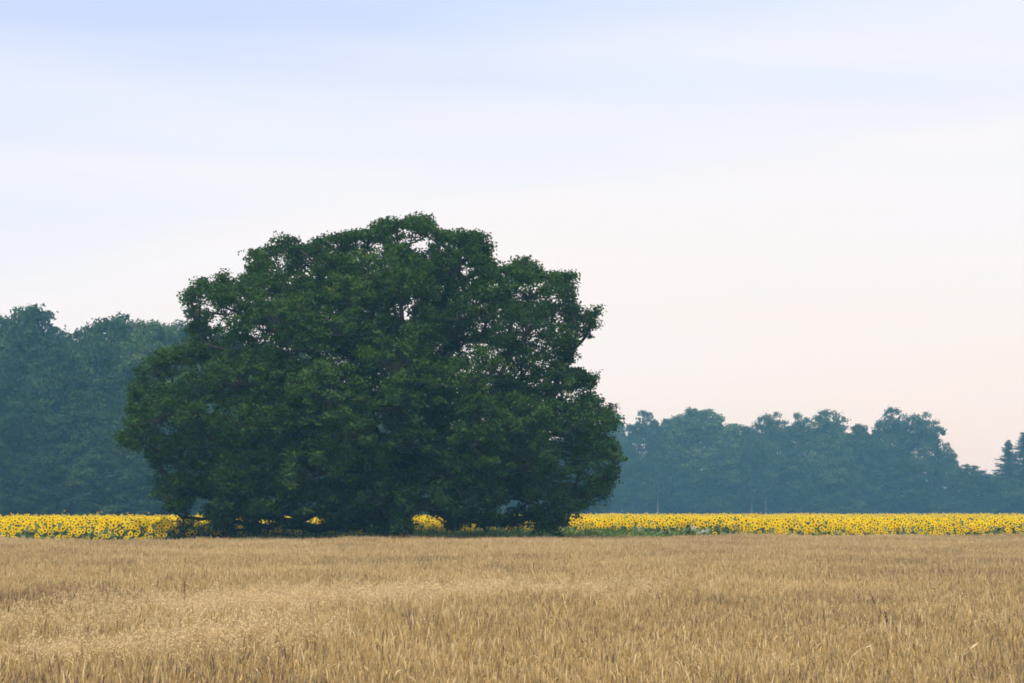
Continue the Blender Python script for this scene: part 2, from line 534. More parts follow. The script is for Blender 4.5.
def build_oak():
    rng = np.random.default_rng(11)
    S_PX = FPX / OAK_D
    base = P(396, 500, OAK_D); base[2] = 0.0
    # lump centres: shells of the crown, front and back, and some inside
    q = np.stack((rng.uniform(118, 625, 26000), rng.uniform(214, 548, 26000)), 1)
    q = q[inside(OAK_POLY, q)]
    ed = edge_dist(OAK_POLY, q)
    ok = ed > 11
    q, ed = q[ok], ed[ok]
    hd = 8.6 * np.sqrt(1 - (1 - np.minimum(ed / 150.0, 1)) ** 2)
    hd *= 0.9 + 0.1 * np.cos((q[:, 0] - 380) / 60.0) * np.cos((q[:, 1] - 400) / 45.0)
    r = rng.random(len(q))
    dep = np.where(r < 0.55, -hd, np.where(r < 0.88, hd * 0.80, rng.uniform(-0.8, 0.8, len(q)) * hd)) * rng.uniform(0.78, 1.0, len(q))
    pts = np.array([P(x, y, OAK_D) for x, y in q])
    dirs = norm(pts - np.array((0, 0, CAM_H)))
    pts = pts + dirs * dep[:, None]
    # hold the skirt above the grain and grass
    pts = pts[(pts[:, 2] > 1.7) & ((np.hypot(pts[:, 0] - base[0], pts[:, 1] - base[1]) > 2.0) | (pts[:, 2] > 3.0))]
    pts = pts[(pts[:, 1] < OAK_D + 2) | (pts[:, 2] > 3.2)]
    hol = np.sin(pts[:, 0] * 1.05 + pts[:, 2] * 0.6 + 0.5) * np.sin(pts[:, 2] * 1.25 - pts[:, 0] * 0.35 + 2.0)   # hollows between the boughs
    pts = pts[(hol > -0.40) | (pts[:, 1] > OAK_D + 1)]
    C = poisson(pts, 1.64, 430)
    # small outer tufts that make the outline knobbly
    q = np.stack((rng.uniform(118, 625, 12000), rng.uniform(214, 535, 12000)), 1)
    q = q[inside(OAK_POLY, q)]
    e2 = edge_dist(OAK_POLY, q)
    q = q[(e2 > 5) & (e2 < 15)]
    tp = np.array([P(x, y, OAK_D) for x, y in q])
    tp += norm(tp - np.array((0, 0, CAM_H))) * rng.uniform(-2.6, 1.8, len(q))[:, None]
    C = np.concatenate((C, poisson(tp[tp[:, 2] > 1.35], 0.80, 460)))
    # loose sprigs standing out of the outline, and the drooping lobes of the lowest boughs
    a_, b_ = OAK_POLY, np.roll(OAK_POLY, -1, 0)
    sp = []
    for p0, p1 in zip(a_, b_):
        L = np.linalg.norm(p1 - p0)
        if (p0[1] > 511 and p1[1] > 511) or L < 4: continue
        out = np.array(((p1 - p0)[1], -(p1 - p0)[0])) / L
        for _ in range(int(L / 6.5) + 1):
            if rng.random() < 0.5: sp.append(p0 + (p1 - p0) * rng.random() + out * rng.uniform(-9.0, -0.5))
    lobes = [(184, 517), (184, 524), (185, 530), (211, 517), (215, 523), (221, 529), (229, 531), (226, 521), (250, 519), (253, 525), (254, 531), (272, 516), (168, 503), (130, 446), (131, 440), (136, 436),
             (285, 525), (300, 521), (316, 529), (270, 527), (345, 527), (470, 521), (549, 528), (556, 531), (586, 501), (601, 494), (591, 316), (588, 324)]
    for _ in range(24): sp.append(np.array((rng.uniform(335, 375) if rng.random() < 0.25 else rng.uniform(446, 556), rng.uniform(514, 527))))
    sprig_px = np.array(sp + [np.array(q, float) for q in lobes])
    sc = np.array([P(x, y, OAK_D + rng.uniform(-2.5, 1.0)) for x, y in sprig_px])
    n_main = len(C)
    C = np.concatenate((C, sc))
    ed = edge_dist(OAK_POLY, to_px(C))
    Rad = np.clip(rng.uniform(0.80, 1.85, len(C)), 0.35, 0.12 + ed / S_PX * 0.85)
    Rad[n_main:] = rng.uniform(0.20, 0.34, len(sc))
    Rad[-len(lobes):] = 0.36
    jit = lambda S: np.sin(S[:, 0] * 5.1 + S[:, 2] * 3.7) * 1.6 + np.sin(S[:, 2] * 9.3 - S[:, 0] * 4.0) * 1.3

    def keep(S):
        p = to_px(S)
        j = jit(S)
        hole = np.zeros(len(S), bool)             # the windows between boughs where limbs show
        for hx, hy, hr in ((318, 473, 11), (383, 429, 7), (418, 443, 7), (333, 388, 5), (404, 318, 4), (466, 345, 5), (543, 345, 4), (520, 293, 4), (560, 318, 4), (428, 500, 8), (512, 502, 7)):
            hole |= np.hypot((p[:, 0] - hx) / 1.25, p[:, 1] - hy) + j < hr
        p2 = p + np.stack((j, np.roll(j, 7)), 1)
        near = np.zeros(len(S), bool)
        for q in sprig_px: near |= np.hypot(p[:, 0] - q[0], p[:, 1] - q[1]) < 6
        return ((~hole & inside(OAK_POLY, p2) & (edge_dist(OAK_POLY, p2, False) > 2.5)) | near) & (S[:, 2] > 1.2)
    crown = MB()
    S, idx = crown_from_lumps(crown, C, Rad, rng, 14.2, 34, 0.150, 0.096, 0.20, 0.95, keep, 0.2, 0.40, 0.43)
    # skeleton
    trunk = [base + np.array(v) for v in ((0, 0, 0), (0.03, 0, 0.5), (0.05, 0.05, 1.2), (-0.05, 0.1, 2.1), (-0.1, 0.0, 3.0), (0.0, -0.1, 4.0), (0.1, 0.0, 5.2), (0.05, 0.15, 6.6), (0.2, 0.1, 8.2), (0.1, 0.0, 9.8))]
    sk = Skeleton(trunk)
    cnt = [0]

    def new_owner():
        cnt[0] += 1
        return cnt[0] - 1
    # first the main limbs as the photo shows them, then every lump
    mains = [P(327, 385, OAK_D - 1.5), P(300, 340, OAK_D + 2), P(312, 470, OAK_D - 2), P(225, 440, OAK_D - 1), P(440, 430, OAK_D - 2.5),
             P(470, 330, OAK_D - 1), P(520, 420, OAK_D + 1), P(505, 480, OAK_D - 3), P(400, 300, OAK_D + 1), P(395, 420, OAK_D + 6), P(380, 440, OAK_D - 6), P(545, 350, OAK_D)]
    for t in mains: sk.join(t, rng, 3, 0.3, 0.10, new_owner)
    order = np.argsort(np.linalg.norm(C - trunk[5], axis=1))
    for i in order: sk.join(C[i], rng, 3, 0.40, 0.05, new_owner)
    rad = sk.radii(0.028)
    k = 0.80 / rad[0]
    rad = rad * np.where(rad > rad.max() * 0.25, k, 1 + (k - 1) * rad / (rad.max() * 0.25)) if k < 1.6 else rad * np.clip(1 + (k - 1) * rad / rad.max(), 1, k)
    rad[0] *= 1.45; rad[1] *= 1.15
    mbs = {}
    sk.tubes(lambda o: mbs.setdefault(o, MB()), rad, 8)
    # twigs to the sprays
    tw = MB()
    sel = rng.random(len(S)) < 0.6
    for s, l in zip(S[sel], idx[sel]):
        c = C[l]
        V, F = tube(np.array([c, (c + s) / 2 + rng.normal(size=3) * 0.06, s]), np.array([0.022, 0.015, 0.008]), 3)
        tw.add(V, F)
    root = empty("oak_tree", base)
    tag(root, "great dark green spreading oak standing alone at the far edge of the grain", "tree")
    def put(name, mb, mats, smooth, kind=None):
        o = link(name, mb.mesh(name, mats, smooth), root)
        o.matrix_parent_inverse.identity()
        o.location = (-base[0], -base[1], -base[2])
        if kind: o["kind"] = kind
        return o
    put("trunk", mbs.pop(-1), [M_BARK], True)
    for o in sorted(mbs): put("limb", mbs[o], [M_BARK], True)
    put("twigs", tw, [M_BARK], True, "stuff")
    put("crown", crown, [M_OAK], False, "stuff")
    print("oak lumps", len(C), "sprays", len(S), "faces", sum(len(f) for f in crown.f), "limbs", cnt[0])


build_oak()


# ------------------------------------------------------------------ woods: a few tree models, each placed many times
def tree_model(kind, seed):
    """Meshes (trunk, crown) of a tree 20 m tall with a crown about 10 m wide."""
    rng = np.random.default_rng(seed)
    cr, tk = MB(), MB()
    if kind in ("broad", "birch", "bare", "bush", "willow"):
        H = 20.0
        if kind == "broad": rx, z0, dens, nl, mat, rmin = 5.0, 0.8, 30, 34, M_WOOD, 1.45
        elif kind == "bare": rx, z0, dens, nl, mat, rmin = 3.4, 5.0, 22, 26, M_BIRCH, 1.5
        elif kind == "birch": rx, z0, dens, nl, mat, rmin = 4.6, 1.2, 26, 28, M_BIRCH, 1.5
        else: rx, z0, dens, nl, mat, rmin = 5.2, 0.0, 34, 42, (M_WILLOW if kind == "willow" else M_WOOD), 1.9
        n = 9000
        t = rng.uniform(0, 1, n)
        z = z0 + (H - z0 - 0.6) * t
        prof = {"broad": lambda t: np.sqrt(np.clip(1 - ((t - 0.50) / 0.52) ** 2, 0, 1)) * (0.90 + 0.10 * (t > 0.3)),
                "birch": lambda t: np.clip(np.minimum(0.55 + t * 0.9, 1.0), 0, 1) * np.sqrt(np.clip(1 - np.clip((t - 0.42) / 0.60, 0, 1) ** 2, 0, 1)),
                "bare": lambda t: np.sqrt(np.clip(1 - ((t - 0.45) / 0.57) ** 2, 0, 1)), "bush": lambda t: np.sqrt(np.clip(1 - t ** 2.2, 0, 1)), "willow": lambda t: np.sqrt(np.clip(1 - t ** 2.0, 0, 1))}[kind](t)
        a = rng.uniform(0, 2 * math.pi, n)
        ph = rng.uniform(0, 6.28, 4)
        wob = 1 + 0.14 * np.sin(2 * a + ph[0] + t * 5) + 0.12 * np.sin(3 * a + ph[1] - t * 8) + 0.10 * np.sin(t * 13 + ph[2])
        rr = rx * prof * wob * np.sqrt(np.where(t > 0.72, rng.uniform(0.0, 1, n), rng.uniform(0.5, 1, n)))
        pts = np.stack((rr * np.cos(a), rr * np.sin(a), z), 1)
        C = poisson(pts, rmin, 260)
        Rad = rng.uniform(1.0, 1.6, len(C)) * (0.8 if kind == "birch" else 1.0)
        top = C[:, 2] > H - 3
        Rad[top] *= 0.72
        S, idx = crown_from_lumps(cr, C, Rad, rng, dens * 0.50, nl * 0.56, 0.50 if kind != "birch" else 0.44, 0.30, 0.46, 0.85, None, 0.6 if kind == "birch" else 0.0, 0.7, 0.42 + (seed % 5 - 2) * 0.14)
        lean = rng.normal(size=2) * 0.4
        zt = 16.5 if kind != "bush" else 9
        path = [(lean[0] * (q / zt) ** 2 + 0.1 * math.sin(q), lean[1] * (q / zt), q) for q in np.linspace(0, zt, 9)]
        sk = Skeleton(path)
        for i in np.argsort(C[:, 2]): sk.join(C[i], rng, 1, 0.30, -0.02)
        rad = sk.radii(0.035)
        rad *= np.clip(1 + (0.30 / rad[0] - 1) * rad / rad.max(), 0.3, 6) if kind != "birch" else np.clip(1 + ((0.085 if kind == 'bare' else 0.22) / rad[0] - 1) * rad / rad.max(), 0.3, 6)
        sk.tubes(lambda o: tk, rad, 6)
        tm = M_BIRCHBARK if kind in ("birch", "bare") else M_TRUNK
    else:
        H = 20.0
        mat, tm = M_NEEDLE, M_TRUNK
        V, F = tube([(0, 0, z) for z in np.linspace(0, H - 0.3, 8)], np.linspace(0.28, 0.02, 8), 6)
        tk.add(V, F)
        z = 1.0
        while z < H - 0.3:
            f = 1 - z / H
            L = 3.7 * f ** 0.75 + 0.05
            nb = 7 if f > 0.15 else 5
            a0 = rng.uniform(0, 6.28)
            for b in range(nb):
                a = a0 + b * 6.283 / nb + rng.normal() * 0.2
                l = L * rng.uniform(0.45, 1.2)
                ts = np.linspace(0.08, 1, max(4, int(l * 5)))
                droop = rng.uniform(0.2, 0.5); zj = rng.normal(0, 0.16)
                cx = np.stack((np.cos(a) * l * ts, np.sin(a) * l * ts, z + zj - droop * l * ts + 0.30 * l * ts ** 2.2), 1)
                V, F = tube(cx[::max(1, len(cx) // 4)], np.linspace(0.05, 0.012, len(cx[::max(1, len(cx) // 4)])), 3)
                tk.add(V, F)
                c = np.repeat(cx, 12, 0) + rng.normal(size=(len(cx) * 12, 3)) * np.array((0.08 + 0.2 * f, 0.08 + 0.2 * f, 0.08 + 0.1 * f))
                c[:, 2] -= np.abs(rng.normal(size=len(c))) * 0.15
                nrm = rng.normal(size=c.shape) * 0.6; nrm[:, 2] += 0.7
                V, F = leaf_quads(c, nrm, 0.22 + 0.2 * f, 0.14, rng, 0.4)
                cr.add(V, F, np.repeat(np.clip(rng.normal(0.5, 0.2, len(c)), 0, 1), 4))
            z += 0.42 + 0.30 * f
    return tk.mesh("trunk", [tm], True), cr.mesh("crown", [mat])


MODELS = {"broad": [tree_model("broad", 100 + i) for i in range(5)], "birch": [tree_model("birch", 200 + i) for i in range(4)],
          "bare": [tree_model("bare", 600 + i) for i in range(2)], "bush": [tree_model("bush", 300 + i) for i in range(3)], "willow": [tree_model("willow", 400)],
          "spruce": [tree_model("spruce", 500 + i) for i in range(2)]}
used = {}
trng = random.Random(5)


def plant_tree(name, kind, px, top, wpx, D, label, cat="tree", group=None):
    p = P(px, top, D)
    h = p[2]
    w = wpx * D / FPX
    k = used.get(kind, 0); used[kind] = k + 1
    tk, cr = MODELS[kind][k % len(MODELS[kind])]
    o = empty(name, (p[0], D, 0), trng.uniform(0, 6.28))
    nominal = {"bare": 7.0, "broad": 10.5, "birch": 9.6, "bush": 11.0, "willow": 11.0, "spruce": 5.6}[kind]
    o.scale = (w / nominal, w / nominal, h / 20.0)
    link("trunk", tk, o)
    c = link("crown", cr, o); c["kind"] = "stuff"
    return tag(o, label, cat, group)


G_LEFT = "broadleaf trees of the wood left of the oak"
for a in [
    ("broad", -22, 313, 84, 262, "tall blue-green tree of the left wood cut by the picture edge"),
    ("broad", 33, 304, 88, 258, "tallest round-crowned tree of the left wood, rising highest above the sunflowers"),
    ("broad", 74, 325, 52, 272, "small narrow tree top in the dip just right of the tallest round crown"),
    ("broad", 113, 313, 72, 262, "dark domed tree top midway along the skyline of the left wood"),
    ("broad", 153, 316, 68, 256, "pale sunlit tree top next left of the oak on the skyline"),
    ("broad", 187, 320, 62, 262, "broad tree of the left wood partly tucked behind the oak's upper left bough"),
    ("broad", 2, 314, 56, 266, "tree behind the tallest round crown, between it and the picture edge"),
    ("broad", 92, 321, 48, 268, "low-topped tree bridging the dip and the dark domed top of the left wood"),
    ("broad", 134, 319, 46, 266, "small yellowish crown between the dark domed top and the pale sunlit top"),
    ("broad", 170, 319, 48, 264, "fuzzy light tree top between the pale sunlit top and the oak's upper left bough"),
    ("broad", 8, 352, 66, 246, "second-row broadleaf tree low under the tall crown at the picture edge"),
    ("broad", 58, 346, 70, 244, "broad tree standing before the dip between the two tallest crowns of the left wood"),
    ("broad", 104, 340, 70, 247, "wide yellowish-green tree in front of the dark domed top of the left wood"),
    ("broad", 146, 338, 66, 243, "leafy tree just left of the oak and below the pale skyline top"),
    ("broad", 190, 348, 60, 245, "tree of the left wood showing in the notch of the oak's left side"),
    ("broad", 30, 398, 58, 236, "lower pale-topped tree at the wood's edge beneath the tallest crown"),
    ("broad", 84, 388, 62, 235, "mid-height spreading tree at the wood's front edge between two lower ones"),
    ("broad", 134, 402, 54, 234, "short tree at the wood's edge nearest to the oak's leftmost tip"),
    ("bush", -8, 432, 56, 229, "low rounded bush at picture edge behind the sunflowers of the left field"),
    ("bush", 48, 446, 54, 228, "low leafy bush behind the sunflowers under the lower pale-topped tree"),
    ("bush", 100, 440, 58, 228, "wide low bush behind the sunflowers at the foot of the spreading tree"),
    ("bush", 150, 448, 54, 227, "dark low bush behind the sunflowers beside the oak's lowest left bough"),
]:
    a = a[:2] + (a[2] + 5, a[3], a[4] * 1.12, a[5])
    plant_tree("broadleaf_tree" if a[0] == "broad" else "bush", *a[:5], a[5], "tree" if a[0] == "broad" else "bush", G_LEFT if a[0] == "broad" else "bushes at the foot of the left wood")
for i, (px, top, w, D) in enumerate([(228, 332, 70, 262), (262, 344, 66, 266), (296, 352, 62, 272), (328, 385, 60, 285), (360, 404, 56, 300), (222, 420, 60, 236), (266, 430, 60, 240), (310, 440, 60, 250),
                                      (396, 412, 60, 330), (438, 424, 58, 350), (478, 450, 56, 370), (516, 448, 56, 385), (554, 440, 56, 395), (584, 428, 50, 400)]):
    plant_tree("broadleaf_tree", "broad", px, top, w, D, "hazy woodland tree behind the oak, glimpsed only through its leaves", "tree", "woodland trees hidden behind the oak")

G_RIGHT = "trees of the hazy wood right of the oak"
for a in [
    ("broad", 611, 411, 34, 402, "hazy tree top emerging right beside the oak's right flank"),
    ("birch", 645, 408, 40, 404, "slender feathery birch, first full tree right of the oak, sky showing through it"),
    ("broad", 672, 416, 34, 408, "small dark crown in the dip between the first birch and the widest hazy crown"),
    ("broad", 700, 406, 66, 398, "widest dome-shaped hazy tree in the middle of the right wood"),
    ("broad", 744, 424, 40, 410, "lower tree in the shallow gap right of the wide dome"),
    ("birch", 771, 410, 42, 402, "birch with pale trunk and flat top beside the lower gap in the wood"),
    ("birch", 801, 411, 38, 406, "thin see-through birch with the most sky showing through its crown"),
    ("birch", 829, 407, 50, 400, "broad feathery twin-topped tree right of the see-through birch"),
    ("broad", 859, 423, 36, 402, "shorter round tree in front of the twin-topped one and before the notch"),
    ("birch", 893, 405, 40, 400, "pointed tall tree, left one of the high pair in the right wood"),
    ("birch", 920, 410, 44, 398, "tall dark tree with a steep right side, right one of the high pair"),
    ("birch", 945, 440, 26, 400, "thin drooping young birch leaning out beside the steep-sided tall tree"),
    ("bush", 874, 432, 44, 396, "dense lower tree filling the notch left of the high pair"),
    ("willow", 968, 461, 46, 392, "light green rounded willow bush in the low gap right of the drooping birch"),
    ("bare", 751, 428, 24, 386, "slim birch whose tall pale trunk shows all the way down to the sunflowers"),
    ("bare", 765, 434, 22, 387, "thin slanting birch with pale trunk just right of the slim straight one"),
    ("bare", 657, 424, 20, 388, "thin pale-stemmed birch in front of the dip right of the first feathery birch"),
    ("bush", 1012, 476, 44, 388, "dark bush at the feet of the spruces"),
    ("spruce", 1008, 437, 46, 394, "dark spruce with bare tiered branches at the wood's right end"),
    ("spruce", 1024, 429, 56, 398, "taller spruce cut by the picture's right edge"),
    ("bush", 983, 468, 38, 389, "low round bush squeezed between the light willow and the pale bush in the right gap"),
    ("bush", 640, 452, 44, 392, "bushy tree at the foot of the first birch, behind the sunflowers"),
    ("bush", 722, 448, 50, 390, "bushy lower tree at the foot of the wide dome's right side"),
    ("bush", 676, 458, 40, 391, "low bush below the small dark crown right of the first birch"),
    ("bush", 790, 452, 48, 391, "low bush filling the space under the see-through birch"),
    ("bush", 836, 446, 46, 390, "greenish bushy tree under the twin-topped crown"),
    ("bush", 905, 452, 52, 388, "bushy lower tree at the foot of the high pair"),
    ("bush", 996, 470, 40, 390, "pale bush between the light willow and the dark spruces"),
    ("bush", 757, 462, 38, 392, "low bush at the pale birch trunk's foot"),
]:
    nm = {"broad": "broadleaf_tree", "birch": "birch_tree", "bare": "birch_tree", "bush": "bush", "spruce": "spruce_tree", "willow": "bush"}[a[0]]
    a = a[:2] + (a[2] + 2.5, a[3], a[4] * 1.33, a[5])
    plant_tree(nm, *a[:5], a[5], "bush" if nm == "bush" else "tree", "low growth along the right wood" if nm == "bush" else G_RIGHT)

# dim undergrowth and deeper forest that closes the woods from behind
ub = MB()
urng = np.random.default_rng(77)
n = 26000
xs = urng.uniform(-85, 170, n)
far = np.interp(xs, [-90, -32, -12, 8, 24, 170], [284, 286, 310, 450, 545, 545])
ys = far + urng.uniform(-3, 12, n)
zmax = np.interp(xs, [-90, -28, 5, 20, 108, 120, 170], [12, 12, 8, 12, 11, 8, 8]) * (0.75 + 0.25 * np.sin(xs * 0.9) * np.sin(xs * 0.37 + 1))
zs = urng.uniform(0, 1, n) ** 0.9 * zmax
nn = urng.normal(size=(n, 3)); nn[:, 1] -= 0.4
V, F = leaf_quads(np.stack((xs, ys, zs), 1), nn, 1.1, 0.7, urng)
ub.add(V, F, np.repeat(np.clip(urng.normal(0.3, 0.12, n), 0, 1), 4))
tag(link("undergrowth", ub.mesh("undergrowth", [M_WOOD])), "dim bluish undergrowth closing both woods between and behind their trunks", "undergrowth", None, "stuff")

# ------------------------------------------------------------------ sunflowers
def sunflower_head(mb_petal, mb_disc, c, fwd, rad, rng, petals=14, tint=0.8, mp=0, md=0, sides=8):
    fwd = fwd / np.linalg.norm(fwd)
    u = np.cross(fwd, (0, 0, 1.0)); u /= np.linalg.norm(u); w = np.cross(u, fwd)
    a = np.arange(petals) / petals * 2 * math.pi + rng.uniform(0, 1)
    r = rad * rng.uniform(0.85, 1.1, petals)
    ra = np.cos(a)[:, None] * u + np.sin(a)[:, None] * w
    ta = -np.sin(a)[:, None] * u + np.cos(a)[:, None] * w
    hw = rad * 2.6 / petals
    b = fwd * rad * 0.10
    V = np.stack((c + ra * rad * 0.36, c + ra * r[:, None] * 0.68 + ta * hw + b, c + ra * r[:, None] - b * rng.uniform(-1, 2, petals)[:, None], c + ra * r[:, None] * 0.68 - ta * hw + b), 1)
    mb_petal.add(V.reshape(-1, 3), np.arange(petals * 4).reshape(-1, 4), tint, mp)
    a = np.arange(sides) / sides * 2 * math.pi
    ring = np.cos(a)[:, None] * u + np.sin(a)[:, None] * w
    V = np.concatenate((c + ring * rad * 0.38 + fwd * rad * 0.03, c + ring * rad * 0.22 + fwd * rad * 0.16, (c + fwd * rad * 0.13)[None]))
    j = np.arange(sides); k = (j + 1) % sides
    mb_disc.add(V, np.stack((j, k, k + sides, j + sides), 1), 0.75, md)
    mb_disc.add(V[sides:], np.stack((j, k, np.full(sides, sides)), 1), 0.25, md)


def sf_leaf(mb, base, out, size, rng, mat=0):
    out = np.array(out, float); side = np.array((-out[1], out[0], 0))
    dz = np.array((0, 0, 1.0))
    tip = base + out * size - dz * size * rng.uniform(0.25, 0.8)
    mid = base + out * size * 0.45 + dz * size * rng.uniform(0.0, 0.18)
    V = [base, mid + side * size * 0.38 - dz * 0.03, tip, mid - side * size * 0.38 - dz * 0.03, mid]
    mb.add(V, [(0, 4, 1), (1, 4, 2), (2, 4, 3), (3, 4, 0)], rng.uniform(0.25, 0.95), mat)


# field outline: front line behind the grain edge, set back round the oak
def front_y(x):
    px = 512 + FPX * x / edge_y(x)
    gap = np.interp(px, [0, 120, 175, 230, 420, 600, 640, 690, 740, 860, 900, 1024], [1.0, 1.1, 3.5, 7.0, 9.0, 8.0, 6.5, 3.8, 1.2, 0.9, 1.6, 1.0])
    return edge_y(x) + gap


frng = np.random.default_rng(21)


def scatter(y0, y1, dens):
    n = int(dens * 0.5 * 1.35 * (y1 - y0) * (y0 + y1) / 2 + dens * 10 * (y1 - y0))
    y = np.sqrt(frng.uniform(y0 * y0, y1 * y1, n))
    x = frng.uniform(-1, 1, n) * (0.25 * 1.22 * y + 5)
    x = np.round(x / 0.35) * 0.35 + frng.normal(0, 0.09, n) if False else x
    return x, y


parts = [scatter(82, 118, 8.5), scatter(118, 180, 2.6), scatter(180, 375, 0.6)]
X = np.concatenate([p[0] for p in parts]); Y = np.concatenate([p[1] for p in parts])
back = np.interp(X, [-80, -28, -10, 8, 20, 150], [246, 248, 256, 350, 400, 400])
ok = (Y > front_y(X)) & (Y < back)
X, Y = X[ok], Y[ok]
off = Y - front_y(X)
HT = frng.normal(1.67, 0.15, len(X)) - np.where((off < 2.0) & (front_y(X) - edge_y(X) < 2.4), frng.uniform(0, 0.45, len(X)), 0) + 0.10 * np.sin(X * 0.21) * np.sin(Y * 0.13 + 1)
HT = np.clip(HT, 1.2, 2.1)
pxs = to_px(np.stack((X, Y, HT), 1))
inview = (pxs[:, 0] > 3) & (pxs[:, 0] < 1021)
behind_oak = (pxs[:, 0] > 196) & (pxs[:, 0] < 572)
score = Y + np.where(inview, 0, 1000) + np.where(behind_oak, 200, 0)
score = off * 1.0 + np.where(inview, 0, 1000) + np.where(behind_oak, 200, 0)
near = np.argsort(score)[:292]
is_near = np.zeros(len(X), bool); is_near[near] = True

rngs = np.random.default_rng(8)
protos = []
for i in range(6):                                   # six models of a 1.7 m sunflower
    root = empty("sunflower")
    st, lv, hd, dc = MB(), MB(), MB(), MB()
    bend = rngs.normal(size=2) * 0.05
    hz = 1.66
    c = np.array((bend[0], -0.10, hz))
    path = np.array([(0, 0, 0), (bend[0] * .4, 0.0, 0.7), (bend[0] * .8, 0.01, 1.3), (bend[0], 0.0, hz + 0.02), (bend[0], -0.07, hz)])
    V, F = tube(path, np.array([0.017, 0.015, 0.013, 0.012, 0.014]), 5)
    st.add(V, F, 0.7)
    for k in range(9):
        a = k * 2.4 + rngs.uniform(-0.3, 0.3)
        z = 0.35 + k * 0.135
        sf_leaf(lv, np.array((bend[0] * z / hz, 0, z)), (math.cos(a), math.sin(a), 0), rngs.uniform(0.24, 0.36), rngs)
    yaw = rngs.normal() * 0.35
    tilt = rngs.normal(0.35, 0.15)
    fw = np.array((math.sin(yaw), -math.cos(yaw), tilt))
    sunflower_head(hd, dc, c, fw, rngs.uniform(0.112, 0.142), rngs, 15, rngs.uniform(0.65, 1.0))
    link("stem", st.mesh("stem", [M_SFLEAF], True), root)
    o = link("leaves", lv.mesh("leaves", [M_SFLEAF]), root)
    h = link("flower_head", hd.mesh("flower_head", [M_PETAL]), root)
    link("seed_disc", dc.mesh("seed_disc", [M_DISC]), h)
    protos.append(root)
G_SF = "sunflowers along the front of the field"
first = [True] * 6


def put_sunflower(x, y, h, label, rz, k):
    if first[k]: o = protos[k]; first[k] = False
    else: o = copy_tree(protos[k])
    o.location = (x, y, 0)
    s = h / 1.7
    o.rotation_euler = (0, 0, rz)
    o.scale = (0.5 + 0.5 * s, 0.5 + 0.5 * s, s)
    return tag(o, label, "sunflower", G_SF)


for j, i in enumerate(near):
    if pxs[i, 0] < 200: lab = "yellow sunflower facing out from the front of the field left of the oak"
    elif pxs[i, 0] < 575: lab = "yellow sunflower glimpsed beneath the oak's low branches"
    elif pxs[i, 0] < 735: lab = "yellow sunflower behind the green weedy strip just right of the oak"
    else: lab = "yellow sunflower in the front rows right against the grain on the right"
    put_sunflower(X[i], Y[i], HT[i], lab, float(frng.normal(0, 0.35)), j % 6)
for px, py, lab in [(57.5, 537.5, "lone low sunflower below the rest, left one of a close pair at the grain's edge"),
                    (66.5, 537.5, "lone low sunflower below the rest, right one of a close pair at the grain's edge"),
                    (16, 538.3, "low small sunflower nearest the picture's left edge, just above the grain"),
                    (746, 532.0, "low sunflower standing out in front just right of the weedy strip")]:
    x0 = P(px, py, 88)[0]
    D = float(edge_y(x0)) + 0.6
    p = P(px, py, D)
    put_sunflower(p[0], D, p[2] + 0.04, lab, 0.1, trng.randrange(6))

sb = MB()
for i in np.nonzero(~is_near)[0]:
    far = Y[i] > 118
    x, y, h = X[i], Y[i], HT[i]
    lo = -6 if y < back[i] - 9 or x > -8 else 1
    ochre_head = lo == 1 and frng.random() < 0.75                 # taller heads with darker ochre petals along the back of the left field
    if ochre_head: h += frng.uniform(0.15, 0.5)
    yaw = frng.normal() * 0.45
    fw = np.array((math.sin(yaw), -math.cos(yaw), frng.normal(0.35, 0.18)))
    c = np.array((x, y - 0.08, h - 0.04))
    sunflower_head(sb, sb, c, fw, frng.uniform(0.108, 0.140), frng, 7 if far else 9, 0.15 if ochre_head else frng.uniform(0.6, 1.0), 0, 1, 4 if far else 6)
    nl = 1 if far else 4
    a0 = frng.uniform(0, 6.28)
    for k in range(nl):
        a = a0 + k * 6.28 / nl
        sf_leaf(sb, np.array((x, y, h - 0.12 - k * 0.17)), (math.cos(a), math.sin(a), 0), frng.uniform(0.26, 0.38), frng, 2)
    V = np.array([(x - 0.015, y, 0.2), (x + 0.015, y, 0.2), (x + 0.012, y, h - 0.04), (x - 0.012, y, h - 0.04)])
    sb.add(V, [(0, 1, 2, 3)], 0.6, 2)
print("sunflowers", len(X), "faces", sum(len(f) for f in sb.f))
tag(link("sunflower_field", sb.mesh("sunflower_field", [M_PETAL, M_DISC, M_SFLEAF])), "bright yellow field of sunflowers in bloom stretching back to the woods", "sunflowers", None, "stuff")

# ------------------------------------------------------------------ green verge of grass and weeds round the oak
gm = MB()
grng = np.random.default_rng(31)
n = 60000
x = grng.uniform(-32, 40, n)
f = grng.random(n)
gy = edge_y(x) - 0.2 + f * (front_y(x) - edge_y(x) + 1.2)
okp = grng.random(n) < np.clip((front_y(x) - edge_y(x)) / 6, 0.18, 1)
x, gy = x[okp], gy[okp]
px = 512 + FPX * x / gy
hmax = np.interp(px, [0, 200, 260, 420, 470, 560, 600, 700, 760, 1024], [0.95, 1.15, 1.35, 1.55, 1.6, 1.5, 1.60, 1.5, 1.0, 1.0]) * (0.85 + 0.2 * np.sin(x * 1.3) * np.sin(x * 0.53 + gy))
h = hmax * grng.uniform(0.5, 1.1, len(x))
a = grng.uniform(0, 6.28, len(x)); wd = grng.uniform(0.012, 0.03, len(x))
sx, sy = np.cos(a) * wd, np.sin(a) * wd
lx, ly = grng.normal(0, 0.13, (2, len(x)))
V = np.stack((np.stack((x - sx, gy - sy, x * 0), 1), np.stack((x + sx, gy + sy, x * 0), 1), np.stack((x + lx * .4 + sx, gy + ly * .4 + sy, h * .6), 1), np.stack((x + lx, gy + ly, h), 1), np.stack((x + lx * .4 - sx, gy + ly * .4 - sy, h * .6), 1)), 1)
